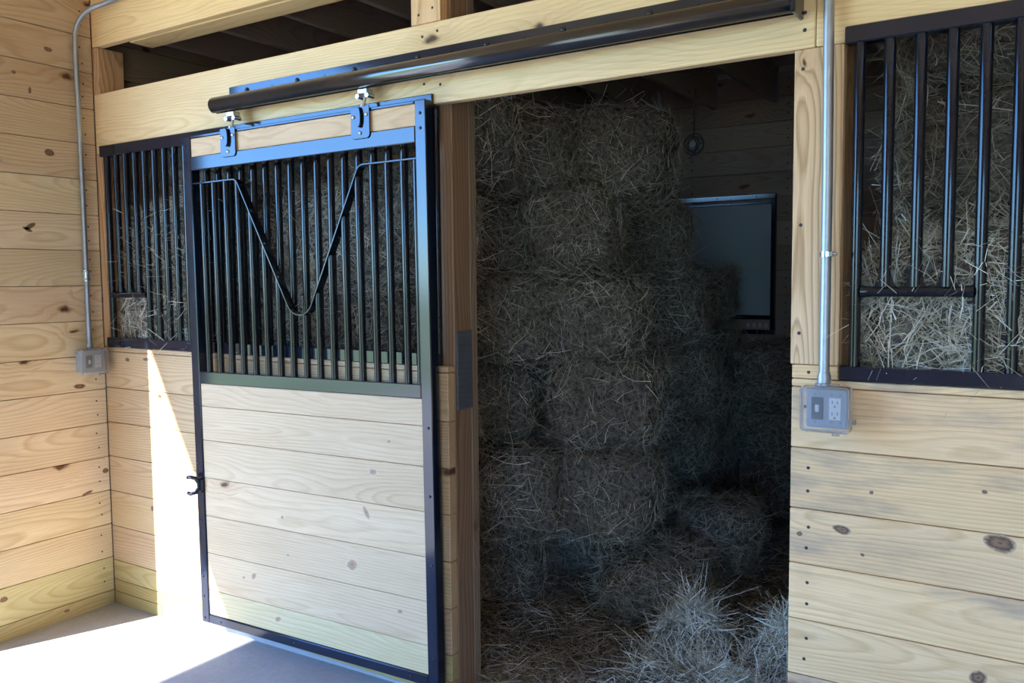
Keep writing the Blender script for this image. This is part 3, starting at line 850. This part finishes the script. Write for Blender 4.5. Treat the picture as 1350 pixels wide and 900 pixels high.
# a) rows pressed against the left grille, long side to the front
row_word = ['bottom', 'second', 'third', 'fourth', 'fifth', 'top']
for r in range(3):
    for c in range(2):
        bale(VAR[(r + c) % 6], .575 + .865 * c, .32, .0 + H * r, rng.uniform(-1.5, 1.5), 'hay bale low in the front stack, behind the planks left of the doorway', 'low bales behind the front planks')
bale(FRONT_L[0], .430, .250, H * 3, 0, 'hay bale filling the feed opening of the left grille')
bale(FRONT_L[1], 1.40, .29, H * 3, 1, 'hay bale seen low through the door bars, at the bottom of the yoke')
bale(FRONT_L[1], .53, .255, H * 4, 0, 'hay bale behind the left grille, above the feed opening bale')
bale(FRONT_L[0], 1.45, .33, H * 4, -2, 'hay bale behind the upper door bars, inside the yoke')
bale(VAR[2], .80, .275, H * 5, 1.5, 'topmost hay bale behind the left grille, under the header')
bale(VAR[3], 1.62, .37, H * 5, -3, 'topmost hay bale behind the door bars, under the top rail')
# b) rows behind the right grille
for r in range(3):
    bale(BACK_R[r % 2], 3.80, .34, .42 * r, 0, 'hay bale low behind the planks right of the doorway', 'low bales behind the right planks')
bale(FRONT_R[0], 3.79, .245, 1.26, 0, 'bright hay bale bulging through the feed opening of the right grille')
bale(BACK_R[0], 3.80, .45, 1.68, 1, 'dark hay bale behind the right grille, just above the feed opening bale')
bale(BACK_R[1], 3.82, .43, 2.07, -1.5, 'dark hay bale at the top of the right grille')
# c) the stack seen through the doorway, ends to the front: (x0, x1, y front, row)
stack = [      # x, y, row, turn, label; the ends face the doorway
    (1.70, 1.10, 5, 117, 'topmost hay bale beside the left jamb, under the header'),
    (2.105, 1.37, 5, 108, 'topmost hay bale standing out, second from the left jamb'),
    (1.51, 1.13, 4, 114, 'hay bale beside the left jamb in the second row from the top'),
    (1.93, 1.16, 4, 112, 'hay bale with a rounded corner, second from the left jamb, one row below the top'),
    (1.882, 2.138, 4, 114, 'deep hay bale just left of the back window, its top under the frame'),
    (1.708, 1.054, 3, 112, 'hay bale beside the left jamb just above the grey pad'),
    (2.003, 1.185, 3, 115, 'hay bale second from the left jamb, above the big bulging bale'),
    (1.952, 2.194, 3, 112, 'deep hay bale left below the back window'),
    (1.515, 1.10, 2, 116, 'hay bale beside the grey jamb pad, left of a dark gap'),
    (2.09, 1.157, 2, 111, 'big bulging hay bale in the middle of the stack, right of the dark gap'),
    (1.984, 2.288, 2, 114, 'deep dark hay bale behind the big bulging one'),
    (1.75, .985, 1, 118, 'hay bale with a lit flat top low beside the left jamb'),
    (2.09, 1.214, 1, 112, 'hay bale low in the stack, second from the left jamb'),
    (1.909, 2.399, 1, 110, 'deep dark hay bale one row above the stall floor'),
    (1.529, 1.188, 0, 114, 'hay bale on the stall floor beside the left jamb'),
    (1.70, 1.644, 0, 112, 'hay bale on the stall floor set back in shadow, second from the jamb'),
    (1.864, 2.149, 0, 110, 'deep dark hay bale on the stall floor'),
]
for i, (x, y, row, rz, lab) in enumerate(stack):
    bale(BIG if i == 9 else VAR[(i * 2 + row) % 6], x, y, (.382 * row + .045) - (.055 if row == 5 else 0), rz + rng.uniform(-3, 3), lab, rx=11 if i == 0 else 0, ry=rng.uniform(-2, 2))
# d) back row under the window
for k, (x, zz_, lab) in enumerate(((2.60, 0, 'dark hay bale on the floor under the back window'), (2.52, H, 'dark hay bale on top of the one under the back window'),
                                 (2.50, 2 * H, 'dark hay bale closest below the back window sill'), (3.4, 0, 'dark hay bale on the floor at the back right'), (3.38, H, 'upper dark hay bale at the back right'))):
    bale(VAR[k % 6], x, 3.07, zz_, rng.uniform(-3, 3), lab)
bale(SQUARE, 1.84, 3.08, 1.27, 10, 'dark rounded hay bale standing in front of the back window')
bale(SQUARE, 1.84, 3.08, .87, 0, 'dark hay bale under the rounded one at the back window')
bale(SQUARE, 1.85, 3.08, .47, 4, 'dark hay bale low at the back, second under the rounded one')
bale(SQUARE, 1.84, 3.08, .07, -4, 'dark hay bale on the floor at the back, under the rounded one')
# e) loose ones on the floor
bale(SQUARE, 2.39, 1.80, .055, 28, 'square hay bale lying alone on the straw floor', ry=4)
bale(FLAKE, 2.36, 1.12, .06, 28, 'slumped broken hay bale on the floor in front of the lone square bale', rx=6)

# loose straw: bed with stalks
rs = np.random.RandomState(5)
gx, gy = 90, 80
xs = np.linspace(.1, 4.25, gx); ys = np.linspace(.17, 3.38, gy)
XX, YY = np.meshgrid(xs, ys, indexing='ij')
P2 = np.stack([XX.ravel(), YY.ravel(), np.zeros(gx * gy)], 1)
def bed_h(p):
    h = .070 + .016 * nz3(p, 4, 3) + .010 * nz3(p, 13, 4)
    return np.maximum(h * np.clip((p[:, 1] - .12) / .25, .7, 1), .056)
P2[:, 2] = bed_h(P2)
Fb = []
for i in range(gx - 1):
    for j in range(gy - 1):
        Fb.append((i * gy + j, (i + 1) * gy + j, (i + 1) * gy + j + 1, i * gy + j + 1))
Fb = np.array(Fb)
n_st = 15000
b0 = np.stack([rs.uniform(1.7, 3.3, n_st), .17 + rs.rand(n_st) ** 1.4 * 2.4, np.zeros(n_st)], 1)
b3 = np.stack([rs.uniform(2.05, 3.2, 900), rs.uniform(.08, .3, 900), np.zeros(900)], 1)
bb = np.concatenate([b0, b3]); bb[:, 2] = bed_h(bb) + rs.uniform(0, .012, len(bb))
nn = np.tile(np.array([[0, 0, 1.]]), (len(bb), 1))
V1, F1 = strands(bb, nn, rs, .04, .22, .0016, .0044, .7, 3, .5)
V1[:, 2] = np.maximum(V1[:, 2], .053)
me = make_mesh('loose_straw', np.concatenate([P2, V1]), np.concatenate([Fb, F1 + len(P2)]), [1] * len(Fb) + [0] * len(F1), [M['straw'], M['hay_body']])
o = bpy.data.objects.new('loose_straw', me); COL.objects.link(o)
tag(o, 'loose straw and hay strewn over the stall floor inside the doorway', 'straw', kind='stuff')

def heap(cx, cy, sx, sy, h, n, seed, label):
    r_ = np.random.RandomState(seed); na, nr = 36, 10
    V = [(cx, cy, h)]; 
    for i in range(1, nr + 1):
        q = i / nr
        for k in range(na):
            a = 2 * PI * k / na; wob = 1 + .14 * math.sin(3 * a + seed) + .09 * math.sin(7 * a + 2 * seed)
            V.append((cx + sx * q * wob * math.cos(a), cy + sy * q * wob * math.sin(a), h * (1 - q ** 1.7)))
    V = np.array(V); V[:, 2] += .012 * nz3(V, 30, seed) * (V[:, 2] > .02); V[:, 2] = np.maximum(V[:, 2], .0) * .8 + .060
    F = [(0, 1 + k, 1 + (k + 1) % na, 0) for k in range(na)]
    Q = []
    for i in range(nr - 1):
        for k in range(na):
            a0 = 1 + i * na + k; a1 = 1 + i * na + (k + 1) % na
            Q.append((a0, a0 + na, a1 + na, a1))
    Q = np.array(Q)
    nm = np.cross(V[Q[:, 1]] - V[Q[:, 0]], V[Q[:, 3]] - V[Q[:, 0]]); nm /= np.maximum(np.linalg.norm(nm, axis=1, keepdims=True), 1e-9)
    nm *= np.sign(nm[:, 2:3] + 1e-6)
    pk = r_.randint(0, len(Q), n); t = r_.rand(n, 1)
    base = V[Q[pk, 0]] * (1 - t) + V[Q[pk, 2]] * t + r_.normal(0, .008, (n, 3))
    V1, F1 = strands(base, nm[pk], r_, .05, .20, .0018, .0048, 1.1, 4, .8)
    V1[:, 2] = np.maximum(V1[:, 2], .054)
    me = make_mesh('hay_heap', np.concatenate([V, V1]), np.concatenate([Q, F1 + len(V)]), [1] * len(Q) + [0] * len(F1), [M['hay_pale_lit'], M['hay_body']])  # doorway light on the heap is put into its paler stalk colour
    o = bpy.data.objects.new('hay_heap', me); COL.objects.link(o)
    tag(o, label, 'hay', kind='stuff')
heap(2.64, .80, .17, .16, .25, 1900, 3, 'pale loose heap of hay in front of the slumped bale')
heap(3.04, .82, .19, .22, .26, 2600, 5, 'pale loose heap of hay beside the right side of the doorway')
heap(2.82, .55, .40, .16, .07, 2200, 8, 'thin pale scatter of hay across the front of the doorway')

# small caged fixture hanging at the back of the stall
fx = empty('hanging_fixture', (1.885, 2.75, 2.375)); tag(fx, 'dark round caged fixture hanging on a cord at the back of the stall', 'hanging fixture')
w = MB()
for rr, yy in ((.065, 0), (.045, -.03), (.05, .03)):
    w.tube([(rr * math.cos(a * PI / 12), yy, rr * math.sin(a * PI / 12)) for a in range(24)], .004, 8, closed=True)
for a in range(8):
    c_, s_ = math.cos(a * PI / 4), math.sin(a * PI / 4)
    w.tube([(.045 * c_, -.03, .045 * s_), (.065 * c_, 0, .065 * s_), (.05 * c_, .03, .05 * s_)], .002, 6)
w.build('cage', M['cable'], fx)
w = MB(); w.tube([(0, -.02, 0), (0, 0, 0), (0, .03, 0)], [.02, .028, .022], 12); w.build('lamp_body', M['grey_box'], fx)
w = MB(); w.tube([(0, 0, .06), (.004, 0, .15), (.0, 0, .25), (.01, .0, .34)], .0045, 8); w.tube([(0, -.02, .06), (.03, -.025, .0), (.02, -.03, -.06), (-.02, -.03, -.09)], .0035, 8); w.build('cord', M['cable'], fx)

# ------------------------------------------------------------------ light
sd = Vector((.407, 1, -.79)).normalized()
sl = bpy.data.lights.new('sun', 'SUN'); sl.energy = 25; sl.angle = math.radians(.53); sl.color = (1, .97, .92)
so = bpy.data.objects.new('sun', sl); COL.objects.link(so); so.rotation_euler = sd.to_track_quat('-Z', 'Y').to_euler(); so.location = (-3, -8, 7)
wd = bpy.data.worlds.new('sky'); SC.world = wd; wd.use_nodes = True
nt = wd.node_tree
for n_ in list(nt.nodes): nt.nodes.remove(n_)
N = NT(nt)
sky = N.n('ShaderNodeTexSky', sky_type='NISHITA'); sky.sun_disc = False
sky.sun_elevation = math.asin(-sd.z); sky.sun_rotation = math.atan2(-sd.x, -sd.y)
sky.air_density = 1.0; sky.dust_density = .6; sky.ozone_density = 1.5
bg = N.n('ShaderNodeBackground'); bg.inputs[1].default_value = .95
tn = N.mix(1.0, sky.outputs[0], (.38, .76, 1.4), 'MULTIPLY'); N.link(tn, bg.inputs[0])
ou = N.n('ShaderNodeOutputWorld'); N.link(bg.outputs[0], ou.inputs[0])

# ------------------------------------------------------------------ camera
cam = bpy.data.cameras.new('camera'); co = bpy.data.objects.new('camera', cam); COL.objects.link(co)
F_PX, YAW, PITCHC, ROLL, CX, CY = 1125.845, .572789, .0718634, -.00863163, 3.832034, -2.358611
cam.sensor_width = 36; cam.sensor_fit = 'HORIZONTAL'; cam.lens = F_PX / 1350 * 36; cam.clip_start = .05
f = Vector((-math.sin(YAW) * math.cos(PITCHC), math.cos(YAW) * math.cos(PITCHC), -math.sin(PITCHC)))
r0 = Vector((math.cos(YAW), math.sin(YAW), 0)); u0 = r0.cross(f)
r2 = r0 * math.cos(ROLL) + u0 * math.sin(ROLL); u2 = -r0 * math.sin(ROLL) + u0 * math.cos(ROLL)
mw = Matrix((r2, u2, -f)).transposed().to_4x4(); mw.translation = (CX, CY, 1.55)
co.matrix_world = mw
SC.camera = co

vs_ = SC.view_settings
vs_.view_transform = 'Standard'; vs_.look = 'None'; vs_.gamma = 1; vs_.use_curve_mapping = False
vs_.exposure = 0.28
SC.cycles.use_denoising = True
SC.cycles.max_bounces = 10; SC.cycles.diffuse_bounces = 6; SC.cycles.glossy_bounces = 5; SC.cycles.transmission_bounces = 8
SC.cycles.sample_clamp_indirect = 12
